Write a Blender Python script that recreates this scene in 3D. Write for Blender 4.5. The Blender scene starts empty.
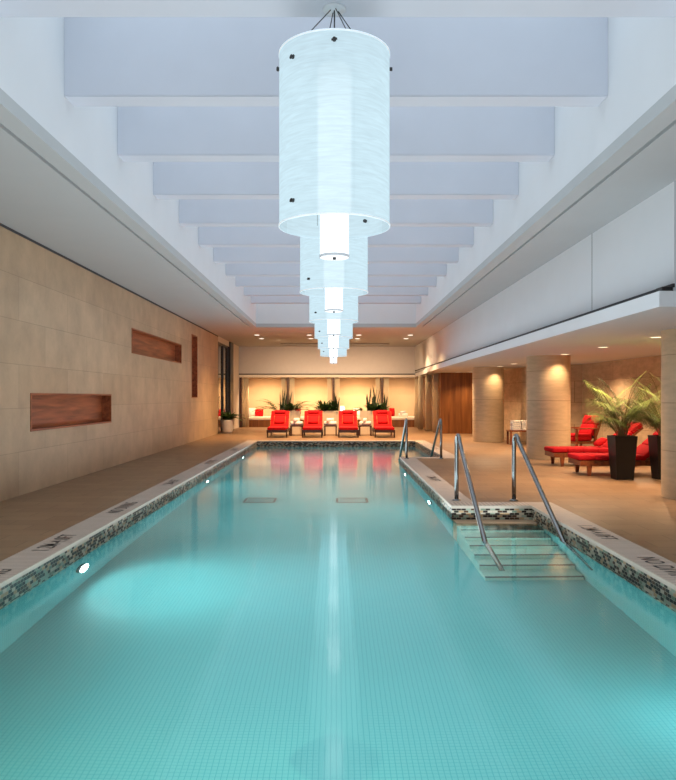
import bpy, bmesh, math, random
from mathutils import Vector, Matrix
PI = math.pi
random.seed(7)
C = bpy.context.scene.collection
sc = bpy.context.scene

# ------------------------------------------------------------------ geometry helpers
def new(): return bmesh.new()

def box(bm, x0, x1, y0, y1, z0, z1, mi=0):
    vs = [bm.verts.new(p) for p in ((x0,y0,z0),(x1,y0,z0),(x1,y1,z0),(x0,y1,z0),(x0,y0,z1),(x1,y0,z1),(x1,y1,z1),(x0,y1,z1))]
    for f in ((0,3,2,1),(4,5,6,7),(0,1,5,4),(1,2,6,5),(2,3,7,6),(3,0,4,7)):
        bm.faces.new([vs[i] for i in f]).material_index = mi
    return vs

def quad(bm, pts, mi=0):
    f = bm.faces.new([bm.verts.new(p) for p in pts]); f.material_index = mi
    return f

def rbox(bm, x0, x1, y0, y1, z0, z1, r=0.03, seg=3, M=None):
    """rounded box"""
    t = bmesh.new()
    box(t, x0, x1, y0, y1, z0, z1)
    bmesh.ops.bevel(t, geom=list(t.edges), offset=r, segments=seg, profile=0.5, affect='EDGES')
    merge(bm, t, M)

def merge(bm, t, M=None):
    if M is not None: bmesh.ops.transform(t, matrix=M, verts=t.verts)
    me = bpy.data.meshes.new('tmp'); t.to_mesh(me); t.free()
    bm.from_mesh(me); bpy.data.meshes.remove(me)

def tube(bm, pts, r, seg=10, caps=True, taper=None):
    pts = [Vector(p) for p in pts]
    rings = []
    up = None
    for i, p in enumerate(pts):
        if i == 0: t = pts[1]-pts[0]
        elif i == len(pts)-1: t = pts[-1]-pts[-2]
        else: t = (pts[i+1]-pts[i]).normalized() + (pts[i]-pts[i-1]).normalized()
        t.normalize()
        if up is None:
            up = Vector((0,0,1)) if abs(t.z) < .9 else Vector((1,0,0))
        a = t.cross(up)
        if a.length < 1e-5: a = t.cross(Vector((0,1,0)))
        a.normalize(); b = a.cross(t).normalized(); up = b
        rr = r if taper is None else r*taper[i]
        rings.append([bm.verts.new(p + a*math.cos(2*PI*k/seg)*rr + b*math.sin(2*PI*k/seg)*rr) for k in range(seg)])
    for i in range(len(rings)-1):
        for k in range(seg):
            bm.faces.new((rings[i][k], rings[i][(k+1)%seg], rings[i+1][(k+1)%seg], rings[i+1][k])).smooth = True
    if caps:
        bm.faces.new(rings[0]); bm.faces.new(rings[-1])

def lathe(bm, prof, cx=0, cy=0, seg=48, smooth=True, close=False):
    rings = []
    for (r, z) in prof:
        rings.append([bm.verts.new((cx+r*math.cos(2*PI*k/seg), cy+r*math.sin(2*PI*k/seg), z)) for k in range(seg)])
    for i in range(len(rings)-1):
        for k in range(seg):
            f = bm.faces.new((rings[i][k], rings[i][(k+1)%seg], rings[i+1][(k+1)%seg], rings[i+1][k])); f.smooth = smooth
    if close:
        bm.faces.new(rings[0][::-1]); bm.faces.new(rings[-1])
    return rings

def disc(bm, r, x, y, z, seg=24, down=True):
    vs = [bm.verts.new((x+r*math.cos(2*PI*k/seg), y+r*math.sin(2*PI*k/seg), z)) for k in range(seg)]
    bm.faces.new(vs[::-1] if down else vs)

def obj(name, bm, mat=None, parent=None, label=None, fix=True):
    if fix: bmesh.ops.recalc_face_normals(bm, faces=bm.faces)
    me = bpy.data.meshes.new(name); bm.to_mesh(me); bm.free()
    mats = mat if isinstance(mat, (list, tuple)) else [mat]
    for m in mats:
        if m: me.materials.append(m)
    o = bpy.data.objects.new(name, me); C.objects.link(o)
    if parent is not None: o.parent = parent
    if label: o['label'] = label
    return o

def tag(o, label, cat=None, group=None, kind=None):
    o['label'] = label
    if cat: o['category'] = cat
    if group: o['group'] = group
    if kind: o['kind'] = kind
    return o

def struct(name, bm, mat, label, cat, fix=True):
    return tag(obj(name, bm, mat, None, fix=fix), label, cat, kind='structure')

def thing(name, label, cat, loc=(0,0,0), rz=0, group=None):
    o = bpy.data.objects.new(name, None); C.objects.link(o)
    o.location = loc; o.rotation_euler = (0,0,rz); o.empty_display_size = .2
    return tag(o, label, cat, group)

def dup(root, label, loc, rz=0, sc_=None, group=None):
    r = root.copy(); C.objects.link(r); r.location = loc; r.rotation_euler = (0,0,rz)
    r['label'] = label
    if group: r['group'] = group
    if sc_: r.scale = sc_
    for ch in list(root.children):
        c = ch.copy(); C.objects.link(c); c.parent = r
        for g in ch.children:
            d = g.copy(); C.objects.link(d); d.parent = c
    return r

# ------------------------------------------------------------------ materials
def nt(name):
    m = bpy.data.materials.new(name); m.use_nodes = True
    n = m.node_tree; n.nodes.clear()
    return m, n
def nd(n, t, **kw):
    x = n.nodes.new(t)
    for k, v in kw.items():
        if k.startswith('i_'): x.inputs[k[2:].replace('_', ' ')].default_value = v
        else: setattr(x, k, v)
    return x
def mth(n, op, a, b=None, c=None):
    x = n.nodes.new('ShaderNodeMath'); x.operation = op
    for i, v in enumerate((a, b, c)):
        if v is None: continue
        if isinstance(v, (int, float)): x.inputs[i].default_value = v
        else: n.links.new(v, x.inputs[i])
    return x.outputs[0]
def rgb(r, g, b): return (r, g, b, 1)
def s255(r, g, b):
    f = lambda c: ((c/255+.055)/1.055)**2.4 if c/255 > .04045 else c/255/12.92
    return (f(r), f(g), f(b), 1)

def simple(name, col, rough=.5, metal=0, var=0.06, nscale=8, bump=0, spec=.5, stretch=(1,1,1), emit=None, es=0, sheen=0):
    m, n = nt(name)
    out = nd(n, 'ShaderNodeOutputMaterial'); p = nd(n, 'ShaderNodeBsdfPrincipled')
    p.inputs['Roughness'].default_value = rough; p.inputs['Metallic'].default_value = metal
    p.inputs['Specular IOR Level'].default_value = spec
    if sheen: p.inputs['Sheen Weight'].default_value = sheen
    tc = nd(n, 'ShaderNodeTexCoord'); mp = nd(n, 'ShaderNodeMapping'); mp.inputs['Scale'].default_value = stretch
    n.links.new(tc.outputs['Object'], mp.inputs['Vector'])
    ns = nd(n, 'ShaderNodeTexNoise'); ns.inputs['Scale'].default_value = nscale; ns.inputs['Detail'].default_value = 4
    n.links.new(mp.outputs[0], ns.inputs['Vector'])
    r = nd(n, 'ShaderNodeValToRGB')
    r.color_ramp.elements[0].position = .3; r.color_ramp.elements[1].position = .7
    r.color_ramp.elements[0].color = tuple(max(0, c*(1-var)) for c in col[:3])+(1,)
    r.color_ramp.elements[1].color = tuple(min(1, c*(1+var)) for c in col[:3])+(1,)
    n.links.new(ns.outputs['Fac'], r.inputs[0]); n.links.new(r.outputs[0], p.inputs['Base Color'])
    if bump:
        b = nd(n, 'ShaderNodeBump'); b.inputs['Strength'].default_value = bump; b.inputs['Distance'].default_value = .01
        n.links.new(ns.outputs['Fac'], b.inputs['Height']); n.links.new(b.outputs[0], p.inputs['Normal'])
    if emit:
        p.inputs['Emission Color'].default_value = emit; p.inputs['Emission Strength'].default_value = es
    n.links.new(p.outputs[0], out.inputs[0])
    return m

def coords(n, plane):
    tc = nd(n, 'ShaderNodeTexCoord'); sp = nd(n, 'ShaderNodeSeparateXYZ'); n.links.new(tc.outputs['Object'], sp.inputs[0])
    cb = nd(n, 'ShaderNodeCombineXYZ')
    if plane == 'YZ': a, b = sp.outputs[1], sp.outputs[2]
    elif plane == 'XZ': a, b = sp.outputs[0], sp.outputs[2]
    elif plane == 'XY': a, b = sp.outputs[0], sp.outputs[1]
    elif plane == 'YX': a, b = sp.outputs[1], sp.outputs[0]
    else: a, b = mth(n, 'ADD', sp.outputs[0], sp.outputs[1]), sp.outputs[2]   # 'UZ' around corners
    n.links.new(a, cb.inputs[0]); n.links.new(b, cb.inputs[1])
    return tc, cb.outputs[0], a, b

def panels(name, c1, c2, mortar, plane, bw, rh, ms=.006, rough=.5, offset=.5, mott=.12, nscale=2.5, bump=.15, spec=.4, nstretch=(1,1,1)):
    m, n = nt(name)
    out = nd(n, 'ShaderNodeOutputMaterial'); p = nd(n, 'ShaderNodeBsdfPrincipled')
    p.inputs['Roughness'].default_value = rough; p.inputs['Specular IOR Level'].default_value = spec
    tc, v, a, b = coords(n, plane)
    br = nd(n, 'ShaderNodeTexBrick'); br.offset = offset
    br.inputs['Color1'].default_value = c1; br.inputs['Color2'].default_value = c2; br.inputs['Mortar'].default_value = mortar
    br.inputs['Scale'].default_value = 1; br.inputs['Brick Width'].default_value = bw; br.inputs['Row Height'].default_value = rh
    br.inputs['Mortar Size'].default_value = ms; br.inputs['Mortar Smooth'].default_value = .2
    n.links.new(v, br.inputs['Vector'])
    mp = nd(n, 'ShaderNodeMapping'); mp.inputs['Scale'].default_value = nstretch
    n.links.new(tc.outputs['Object'], mp.inputs['Vector'])
    ns = nd(n, 'ShaderNodeTexNoise'); ns.inputs['Scale'].default_value = nscale; ns.inputs['Detail'].default_value = 7; ns.inputs['Roughness'].default_value = .62
    n.links.new(mp.outputs[0], ns.inputs['Vector'])
    mr = nd(n, 'ShaderNodeMapRange'); mr.inputs['From Min'].default_value = .3; mr.inputs['From Max'].default_value = .7
    mr.inputs['To Min'].default_value = 1-mott; mr.inputs['To Max'].default_value = 1+mott
    n.links.new(ns.outputs['Fac'], mr.inputs['Value'])
    mx = nd(n, 'ShaderNodeVectorMath', operation='SCALE'); n.links.new(br.outputs['Color'], mx.inputs[0]); n.links.new(mr.outputs[0], mx.inputs['Scale'])
    n.links.new(mx.outputs[0], p.inputs['Base Color'])
    bp = nd(n, 'ShaderNodeBump'); bp.inputs['Strength'].default_value = bump; bp.inputs['Distance'].default_value = .01
    h = mth(n, 'SUBTRACT', mth(n, 'MULTIPLY', ns.outputs['Fac'], .3), br.outputs['Fac'])
    n.links.new(h, bp.inputs['Height']); n.links.new(bp.outputs[0], p.inputs['Normal'])
    n.links.new(p.outputs[0], out.inputs[0])
    return m

def wood(name, dark, light, axis='Y', rough=.4, scale=1.0):
    m, n = nt(name)
    out = nd(n, 'ShaderNodeOutputMaterial'); p = nd(n, 'ShaderNodeBsdfPrincipled'); p.inputs['Roughness'].default_value = rough
    tc = nd(n, 'ShaderNodeTexCoord'); mp = nd(n, 'ShaderNodeMapping')
    s = {'X': (.6, 9, 9), 'Y': (9, .6, 9), 'Z': (9, 9, .5)}[axis]
    mp.inputs['Scale'].default_value = tuple(k*scale for k in s)
    n.links.new(tc.outputs['Object'], mp.inputs['Vector'])
    ns = nd(n, 'ShaderNodeTexNoise'); ns.inputs['Scale'].default_value = 1.6; ns.inputs['Detail'].default_value = 6; ns.inputs['Distortion'].default_value = .4
    n.links.new(mp.outputs[0], ns.inputs['Vector'])
    r = nd(n, 'ShaderNodeValToRGB'); r.color_ramp.elements[0].position = .32; r.color_ramp.elements[1].position = .68
    r.color_ramp.elements[0].color = dark; r.color_ramp.elements[1].color = light
    n.links.new(ns.outputs['Fac'], r.inputs[0]); n.links.new(r.outputs[0], p.inputs['Base Color'])
    n.links.new(p.outputs[0], out.inputs[0])
    return m

def emission(name, col, s):
    m, n = nt(name)
    out = nd(n, 'ShaderNodeOutputMaterial'); e = nd(n, 'ShaderNodeEmission'); e.inputs[0].default_value = col; e.inputs[1].default_value = s
    tc = nd(n, 'ShaderNodeTexCoord'); ns = nd(n, 'ShaderNodeTexNoise'); ns.inputs['Scale'].default_value = 4
    n.links.new(tc.outputs['Object'], ns.inputs['Vector'])
    mr = nd(n, 'ShaderNodeMapRange'); mr.inputs['To Min'].default_value = s*.95; mr.inputs['To Max'].default_value = s*1.05
    n.links.new(ns.outputs['Fac'], mr.inputs['Value']); n.links.new(mr.outputs[0], e.inputs[1])
    n.links.new(e.outputs[0], out.inputs[0])
    return m

def mosaic_mat():
    m, n = nt('glass_mosaic')
    out = nd(n, 'ShaderNodeOutputMaterial'); p = nd(n, 'ShaderNodeBsdfPrincipled'); p.inputs['Roughness'].default_value = .4; p.inputs['Specular IOR Level'].default_value = .25
    tc, v, a, b = coords(n, 'UZ')
    row = mth(n, 'FLOOR', mth(n, 'DIVIDE', b, .029))
    off = mth(n, 'MULTIPLY', mth(n, 'MODULO', mth(n, 'ABSOLUTE', row), 2.0), .5)
    ua = mth(n, 'ADD', mth(n, 'DIVIDE', a, .062), off)
    col = mth(n, 'FLOOR', ua)
    cb = nd(n, 'ShaderNodeCombineXYZ'); n.links.new(col, cb.inputs[0]); n.links.new(row, cb.inputs[1])
    wn = nd(n, 'ShaderNodeTexWhiteNoise', noise_dimensions='2D'); n.links.new(cb.outputs[0], wn.inputs['Vector'])
    r = nd(n, 'ShaderNodeValToRGB'); r.color_ramp.interpolation = 'CONSTANT'
    cols = [(0, s255(38, 28, 24)), (.26, s255(84, 58, 38)), (.38, s255(160, 176, 158)), (.5, s255(205, 198, 178)),
            (.66, s255(190, 160, 122)), (.8, s255(120, 140, 120)), (.88, s255(48, 50, 40))]
    el = r.color_ramp.elements
    el[0].position, el[0].color = cols[0]; el[1].position, el[1].color = cols[1]
    for ps, cc in cols[2:]:
        e = el.new(ps); e.color = cc
    n.links.new(wn.outputs['Value'], r.inputs[0])
    fu = mth(n, 'FRACT', ua); fv = mth(n, 'FRACT', mth(n, 'DIVIDE', b, .029))
    g = mth(n, 'MAXIMUM', mth(n, 'LESS_THAN', fu, .07), mth(n, 'LESS_THAN', fv, .12))
    mx = nd(n, 'ShaderNodeMix', data_type='RGBA'); n.links.new(g, mx.inputs[0]); n.links.new(r.outputs[0], mx.inputs[6])
    mx.inputs[7].default_value = s255(186, 178, 160)
    n.links.new(mx.outputs[2], p.inputs['Base Color']); n.links.new(p.outputs[0], out.inputs[0])
    return m

def pool_tile(name, plane, col, line, size=.033):
    m, n = nt(name)
    out = nd(n, 'ShaderNodeOutputMaterial'); p = nd(n, 'ShaderNodeBsdfPrincipled'); p.inputs['Roughness'].default_value = .5
    p.inputs['Specular IOR Level'].default_value = .1
    tc, v, a, b = coords(n, plane)
    fu = mth(n, 'FRACT', mth(n, 'DIVIDE', a, size)); fv = mth(n, 'FRACT', mth(n, 'DIVIDE', b, size))
    g = mth(n, 'MAXIMUM', mth(n, 'LESS_THAN', fu, .13), mth(n, 'LESS_THAN', fv, .1))
    ns = nd(n, 'ShaderNodeTexNoise'); ns.inputs['Scale'].default_value = .5; n.links.new(tc.outputs['Object'], ns.inputs['Vector'])
    mr = nd(n, 'ShaderNodeMapRange'); mr.inputs['To Min'].default_value = .92; mr.inputs['To Max'].default_value = 1.08
    n.links.new(ns.outputs['Fac'], mr.inputs['Value'])
    mx = nd(n, 'ShaderNodeMix', data_type='RGBA'); n.links.new(g, mx.inputs[0]); mx.inputs[6].default_value = col; mx.inputs[7].default_value = line
    vm = nd(n, 'ShaderNodeVectorMath', operation='SCALE'); n.links.new(mx.outputs[2], vm.inputs[0]); n.links.new(mr.outputs[0], vm.inputs['Scale'])
    n.links.new(vm.outputs[0], p.inputs['Base Color']); n.links.new(p.outputs[0], out.inputs[0])
    return m

ANI = .45
def water_mat():
    m, n = nt('pool_water')
    out = nd(n, 'ShaderNodeOutputMaterial')
    gl = nd(n, 'ShaderNodeBsdfGlossy'); gl.inputs['Roughness'].default_value = .095; gl.inputs['Anisotropy'].default_value = ANI; tg = nd(n, 'ShaderNodeCombineXYZ'); tg.inputs[0].default_value = 1; n.links.new(tg.outputs[0], gl.inputs['Tangent']); gl.inputs['Color'].default_value = (1,1,1,1)
    rf = nd(n, 'ShaderNodeBsdfRefraction'); rf.inputs['IOR'].default_value = 1.333; rf.inputs['Roughness'].default_value = 0; rf.inputs['Color'].default_value = (.93,1,1,1)
    fr = nd(n, 'ShaderNodeFresnel'); fr.inputs['IOR'].default_value = 1.333
    tc = nd(n, 'ShaderNodeTexCoord'); mp = nd(n, 'ShaderNodeMapping'); mp.inputs['Scale'].default_value = (1, 1, 1)
    n.links.new(tc.outputs['Object'], mp.inputs['Vector'])
    ns = nd(n, 'ShaderNodeTexNoise'); ns.inputs['Scale'].default_value = 2.2; ns.inputs['Detail'].default_value = 2
    n.links.new(mp.outputs[0], ns.inputs['Vector'])
    b = nd(n, 'ShaderNodeBump'); b.inputs['Strength'].default_value = .12; b.inputs['Distance'].default_value = .02
    n.links.new(ns.outputs['Fac'], b.inputs['Height'])
    for x in (gl, rf, fr): n.links.new(b.outputs[0], x.inputs['Normal'])
    mx = nd(n, 'ShaderNodeMixShader'); n.links.new(fr.outputs[0], mx.inputs[0]); n.links.new(rf.outputs[0], mx.inputs[1]); n.links.new(gl.outputs[0], mx.inputs[2])
    n.links.new(mx.outputs[0], out.inputs[0])
    return m

def shade_mat():
    m, n = nt('frosted_shade')
    out = nd(n, 'ShaderNodeOutputMaterial')
    e = nd(n, 'ShaderNodeEmission'); tr = nd(n, 'ShaderNodeBsdfRefraction'); tr.inputs['IOR'].default_value = 1.15; tr.inputs['Roughness'].default_value = .35
    df = nd(n, 'ShaderNodeBsdfTranslucent'); df.inputs[0].default_value = (.8,.92,.97,1)
    tc = nd(n, 'ShaderNodeTexCoord'); mp = nd(n, 'ShaderNodeMapping'); mp.inputs['Scale'].default_value = (3, 3, 26)
    n.links.new(tc.outputs['Object'], mp.inputs['Vector'])
    ns = nd(n, 'ShaderNodeTexNoise'); ns.inputs['Scale'].default_value = 2; ns.inputs['Detail'].default_value = 3; ns.inputs['Distortion'].default_value = .6
    n.links.new(mp.outputs[0], ns.inputs['Vector'])
    mr = nd(n, 'ShaderNodeMapRange'); mr.inputs['From Min'].default_value = .3; mr.inputs['From Max'].default_value = .7
    mr.inputs['To Min'].default_value = .84; mr.inputs['To Max'].default_value = .98
    n.links.new(ns.outputs['Fac'], mr.inputs['Value']); n.links.new(mr.outputs[0], e.inputs[1])
    e.inputs[0].default_value = (.68, .90, 1.0, 1)
    m1 = nd(n, 'ShaderNodeMixShader'); m1.inputs[0].default_value = .1; n.links.new(e.outputs[0], m1.inputs[1]); n.links.new(df.outputs[0], m1.inputs[2])
    m2 = nd(n, 'ShaderNodeMixShader'); m2.inputs[0].default_value = .09; n.links.new(m1.outputs[0], m2.inputs[1]); n.links.new(tr.outputs[0], m2.inputs[2])
    n.links.new(m2.outputs[0], out.inputs[0])
    return m

def glass_mat():
    m, n = nt('dark_glass')
    out = nd(n, 'ShaderNodeOutputMaterial'); p = nd(n, 'ShaderNodeBsdfPrincipled')
    p.inputs['Base Color'].default_value = (.10,.085,.07,1); p.inputs['Roughness'].default_value = .04; p.inputs['Specular IOR Level'].default_value = 1; p.inputs['Metallic'].default_value = .55
    tc = nd(n, 'ShaderNodeTexCoord'); ns = nd(n, 'ShaderNodeTexNoise'); ns.inputs['Scale'].default_value = .8
    n.links.new(tc.outputs['Object'], ns.inputs['Vector'])
    mr = nd(n, 'ShaderNodeMapRange'); mr.inputs['To Min'].default_value = .03; mr.inputs['To Max'].default_value = .07
    n.links.new(ns.outputs['Fac'], mr.inputs['Value']); n.links.new(mr.outputs[0], p.inputs['Roughness'])
    n.links.new(p.outputs[0], out.inputs[0])
    return m

M = {}
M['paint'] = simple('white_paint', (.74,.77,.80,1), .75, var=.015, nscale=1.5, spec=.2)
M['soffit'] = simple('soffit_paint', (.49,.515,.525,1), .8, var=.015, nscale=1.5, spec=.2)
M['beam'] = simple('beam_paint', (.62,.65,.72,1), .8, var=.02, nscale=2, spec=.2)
M['cream'] = simple('warm_white_paint', (.72,.66,.58,1), .7, var=.02, nscale=2)
M['dark'] = simple('dark_reveal_and_shadow', (.05,.05,.055,1), .7)
M['groove'] = simple('shadow_groove', (.26,.27,.28,1), .8)
M['limestone'] = panels('limestone_panels', s255(184,158,128), s255(194,169,139), s255(166,143,116), 'YZ', 1.9, .62, .005, .45, mott=.17, nscale=1.7)
M['limestone_r'] = panels('sandstone_panels', s255(178,155,126), s255(192,168,138), s255(140,118,92), 'UZ', 1.25, .62, .006, .5, mott=.2, nscale=3, nstretch=(1,1,2.5))
M['column'] = panels('column_stone', s255(190,167,136), s255(198,175,144), s255(162,140,112), 'UZ', 40, .66, .007, .45, mott=.12, nscale=3, nstretch=(1,1,5))
M['deck'] = panels('deck_tile', s255(138,107,80), s255(149,118,89), s255(106,84,64), 'XY', .6, .3, .005, .42, mott=.07, nscale=3, bump=.05, spec=.45)
M['coping_y'] = panels('coping_tile_long', s255(200,184,170), s255(206,190,178), s255(150,134,122), 'YX', .052, 3.0, .006, .5, offset=0, mott=.05, nscale=5, bump=.1)
M['coping_x'] = panels('coping_tile_cross', s255(200,184,170), s255(206,190,178), s255(150,134,122), 'XY', .052, 3.0, .006, .5, offset=0, mott=.05, nscale=5, bump=.1)
M['lip'] = simple('coping_lip', s255(205,195,178), .4)
M['mosaic'] = mosaic_mat()
TQ = (.16,.52,.545,1)
M['pool_floor'] = pool_tile('pool_floor_tile', 'XY', TQ, (.08,.40,.45,1))
M['pool_wall'] = pool_tile('pool_wall_tile', 'UZ', TQ, (.08,.40,.45,1))
M['step'] = pool_tile('step_tile', 'XY', (.34,.62,.57,1), (.26,.52,.5,1))
M['nosing'] = simple('nosing_stripe', (.02,.09,.11,1), .5)
M['water'] = water_mat()
M['niche'] = wood('niche_wood', s255(120,58,28), s255(178,98,56), 'Y', .4)
M['wallwood'] = wood('panel_wood', s255(100,58,26), s255(140,88,44), 'Z', .35)
M['teak'] = wood('teak', s255(92,40,20), s255(150,80,40), 'X', .45)
M['darkwood'] = wood('dark_wood', s255(50,26,16), s255(84,46,28), 'X', .4)
M['red'] = simple('red_canvas', (.43,.007,.014,1), .85, var=.08, nscale=20, bump=.1, spec=.15)
M['red2'] = simple('bright_red_canvas', (.52,.008,.012,1), .85, var=.08, nscale=20, bump=.1, spec=.15)
M['orange'] = simple('orange_piping', (.8,.16,.05,1), .7)
M['white_fabric'] = simple('white_terry', (.85,.83,.80,1), .9, var=.04, nscale=60, bump=.3)
M['mattress'] = simple('white_mattress', (.86,.80,.70,1), .85, var=.03, nscale=14)
M['curtain'] = simple('cream_curtain', (.92,.84,.68,1), .85, var=.04, nscale=9, stretch=(1,1,.2))
def translucent(m, fac):
    n = m.node_tree; p = [x for x in n.nodes if x.type == 'BSDF_PRINCIPLED'][0]; o = [x for x in n.nodes if x.type == 'OUTPUT_MATERIAL'][0]
    t = nd(n, 'ShaderNodeBsdfTranslucent'); src = p.inputs['Base Color'].links[0].from_socket; n.links.new(src, t.inputs[0])
    mx = nd(n, 'ShaderNodeMixShader'); mx.inputs[0].default_value = fac; n.links.new(p.outputs[0], mx.inputs[1]); n.links.new(t.outputs[0], mx.inputs[2]); n.links.new(mx.outputs[0], o.inputs[0])
translucent(M['curtain'], .45)
M['backwall'] = simple('cream_wallcloth', (.80,.62,.42,1), .8, var=.03, nscale=3)
M['steel'] = simple('brushed_steel', (.27,.27,.27,1), .2, metal=1, var=.1, nscale=30, stretch=(1,1,8))
M['black'] = simple('black_planter', (.007,.006,.006,1), .45, var=.2, spec=.25)
M['blackmetal'] = simple('black_metal', (.02,.02,.022,1), .4)
M['planter'] = panels('pale_stone_planter', s255(205,190,172), s255(212,197,180), s255(185,170,152), 'XZ', .5, 3, .004, .5, mott=.05)
M['pot'] = simple('white_ceramic', (.80,.76,.72,1), .35, var=.03)
M['soil'] = simple('soil', (.03,.02,.014,1), .95, var=.4, nscale=40, bump=.6)
M['leaf'] = simple('dark_leaf', (.05,.12,.03,1), .45, var=.5, nscale=7)
M['leaf2'] = simple('fresh_leaf', (.10,.17,.035,1), .45, var=.5, nscale=6)
M['palm'] = simple('palm_leaf', (.15,.20,.05,1), .5, var=.6, nscale=5)
M['snake'] = simple('snake_leaf', (.035,.06,.03,1), .4, var=.6, nscale=10, stretch=(1,1,4))
M['stem'] = simple('palm_stem', (.18,.13,.05,1), .6, var=.3)
M['shade'] = shade_mat()
M['tube_on'] = emission('lit_inner_tube', (.88,.95,1,1), 2.2)
def fade_top(m, z0, z1):
    n = m.node_tree; e = [x for x in n.nodes if x.type == 'EMISSION'][0]
    tc = nd(n, 'ShaderNodeTexCoord'); sp = nd(n, 'ShaderNodeSeparateXYZ'); n.links.new(tc.outputs['Object'], sp.inputs[0])
    mr = nd(n, 'ShaderNodeMapRange'); mr.inputs['From Min'].default_value = z0; mr.inputs['From Max'].default_value = z1
    mr.inputs['To Min'].default_value = 2.2; mr.inputs['To Max'].default_value = .9
    n.links.new(sp.outputs[2], mr.inputs['Value']); n.links.new(mr.outputs[0], e.inputs[1])
fade_top(M['tube_on'], 3.5, 3.86)
M['down_warm'] = emission('warm_lamp_face', (1,.80,.50,1), 2.4)
M['down_white'] = emission('white_lamp_face', (1,.9,.75,1), 3)
M['pool_lamp'] = emission('pool_lamp_face', (.85,1,1,1), 22)
M['lampshade'] = emission('lit_lampshade', (1,.88,.66,1), 2.2)
M['glass'] = glass_mat()
M['ink'] = simple('black_ink_tile', (.035,.03,.03,1), .5)
M['grate'] = simple('drain_grate', (.08,.36,.40,1), .6)

# ------------------------------------------------------------------ measures (metres; deck top = 0; camera eye 1.4)
EYE = 1.4
PX = 2.52; PEN = 1.494; Y0 = -2.5; N0 = 9.5; N1 = 17.2; YE = 23.5; CW = .33
WZ = -.18; PF = -1.25
ZS = EYE+2.32; ZB = EYE+2.93; ZT = EYE+4.1
WX = 2.65; WE = 24.3
LX = -4.48; BY = 34.0
RX = 3.636; FX = 3.33; SZ = EYE+.93

# ------------------------------------------------------------------ floor & pool
bm = new()
t = .25
for r in ((-6.5, -PX-CW, Y0, 38), (-PX-CW, PX+CW, YE+CW, 38), (PX+CW, 8, Y0, 38), (PEN+CW, PX+CW, N0+CW, N1-CW)):
    box(bm, r[0], r[1], r[2], r[3], -t, 0)
struct('floor', bm, M['deck'], 'tan tiled pool deck running around the pool', 'floor')

def coping(name, rects, mat, label):
    b = new()
    for r in rects: box(b, r[0], r[1], r[2], r[3], -.2, .004)
    o = struct(name, b, mat, label, 'pool edge')
    return o
cpl = coping('trim_1', [(-PX-CW, -PX, Y0, YE+CW)], M['coping_y'], 'pale tiled pool coping along the left side of the pool with black depth markings')
cpr = coping('trim_2', [(PX, PX+CW, Y0, N0+CW)], M['coping_y'], 'pale tiled pool coping at near right, beside the handrails, with black markings')
cpp = coping('trim_3', [(PEN, PEN+CW, N0+CW, N1-CW)], M['coping_y'], 'pale tiled coping along the pool side of the deck projection between the two stairs')
cpb = coping('trim_4', [(-PX, PX, YE, YE+CW), (PEN, PX, N0, N0+CW), (PEN, PX, N1-CW, N1)], M['coping_x'], 'pale tiled coping crossing the far end of the pool and the two stair heads')
cpf = coping('trim_5', [(PX, PX+CW, N1-CW, YE+CW)], M['coping_y'], 'pale tiled coping at far right beside the far stair')

OUT = [(-PX,Y0),(PX,Y0),(PX,N0),(PEN,N0),(PEN,N1),(PX,N1),(PX,YE),(-PX,YE)]
def ring(bm, z0, z1, inset=0.0):
    k = len(OUT)
    for i in range(k):
        a, b = OUT[i], OUT[(i+1)%k]
        quad(bm, [(a[0],a[1],z0),(b[0],b[1],z0),(b[0],b[1],z1),(a[0],a[1],z1)])
# mosaic band sits 4 mm proud of the coping face
def off_poly(d):
    k = len(OUT); res = []
    for i in range(k):
        p, q, r = Vector(OUT[i-1]), Vector(OUT[i]), Vector(OUT[(i+1)%k])
        e1 = (q-p).normalized(); e2 = (r-q).normalized()
        n1 = Vector((-e1.y, e1.x)); n2 = Vector((-e2.y, e2.x))
        res.append(q + (n1+n2)*d)
    return res
P4 = off_poly(.006)
bm = new()
for i in range(len(P4)):
    a, b = P4[i], P4[(i+1)%len(P4)]
    quad(bm, [(a.x,a.y,-.235),(b.x,b.y,-.235),(b.x,b.y,-.028),(a.x,a.y,-.028)])
mo = struct('trim_6', bm, M['mosaic'], 'band of small brown, green and cream mosaic tiles around the waterline of the pool', 'mosaic band')
P5 = off_poly(.014)
bm = new()
for i in range(len(P5)):
    a, b = P5[i], P5[(i+1)%len(P5)]; a0, b0 = OUT[i], OUT[(i+1)%len(OUT)]
    quad(bm, [(a.x,a.y,-.03),(b.x,b.y,-.03),(b.x,b.y,.006),(a.x,a.y,.006)])
    quad(bm, [(a.x,a.y,.006),(b.x,b.y,.006),(b0[0],b0[1],.006),(a0[0],a0[1],.006)])
    quad(bm, [(a.x,a.y,-.03),(b.x,b.y,-.03),(b0[0],b0[1],-.03),(a0[0],a0[1],-.03)])
obj('coping_lip', bm, M['lip'], mo)

bm = new(); ring(bm, PF, -.2)
struct('wall_pool', bm, M['pool_wall'], 'turquoise tiled side walls of the pool under the water', 'pool wall')
bm = new()
bm.faces.new([bm.verts.new((p[0],p[1],PF)) for p in OUT])
fl = struct('floor_pool', bm, M['pool_floor'], 'turquoise small-tile floor of the pool', 'pool floor')
bm = new()
bm.faces.new([bm.verts.new((p.x,p.y,WZ)) for p in P4])
w = struct('water', bm, M['water'], 'clear turquoise pool water with still reflective surface', 'water')

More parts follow.
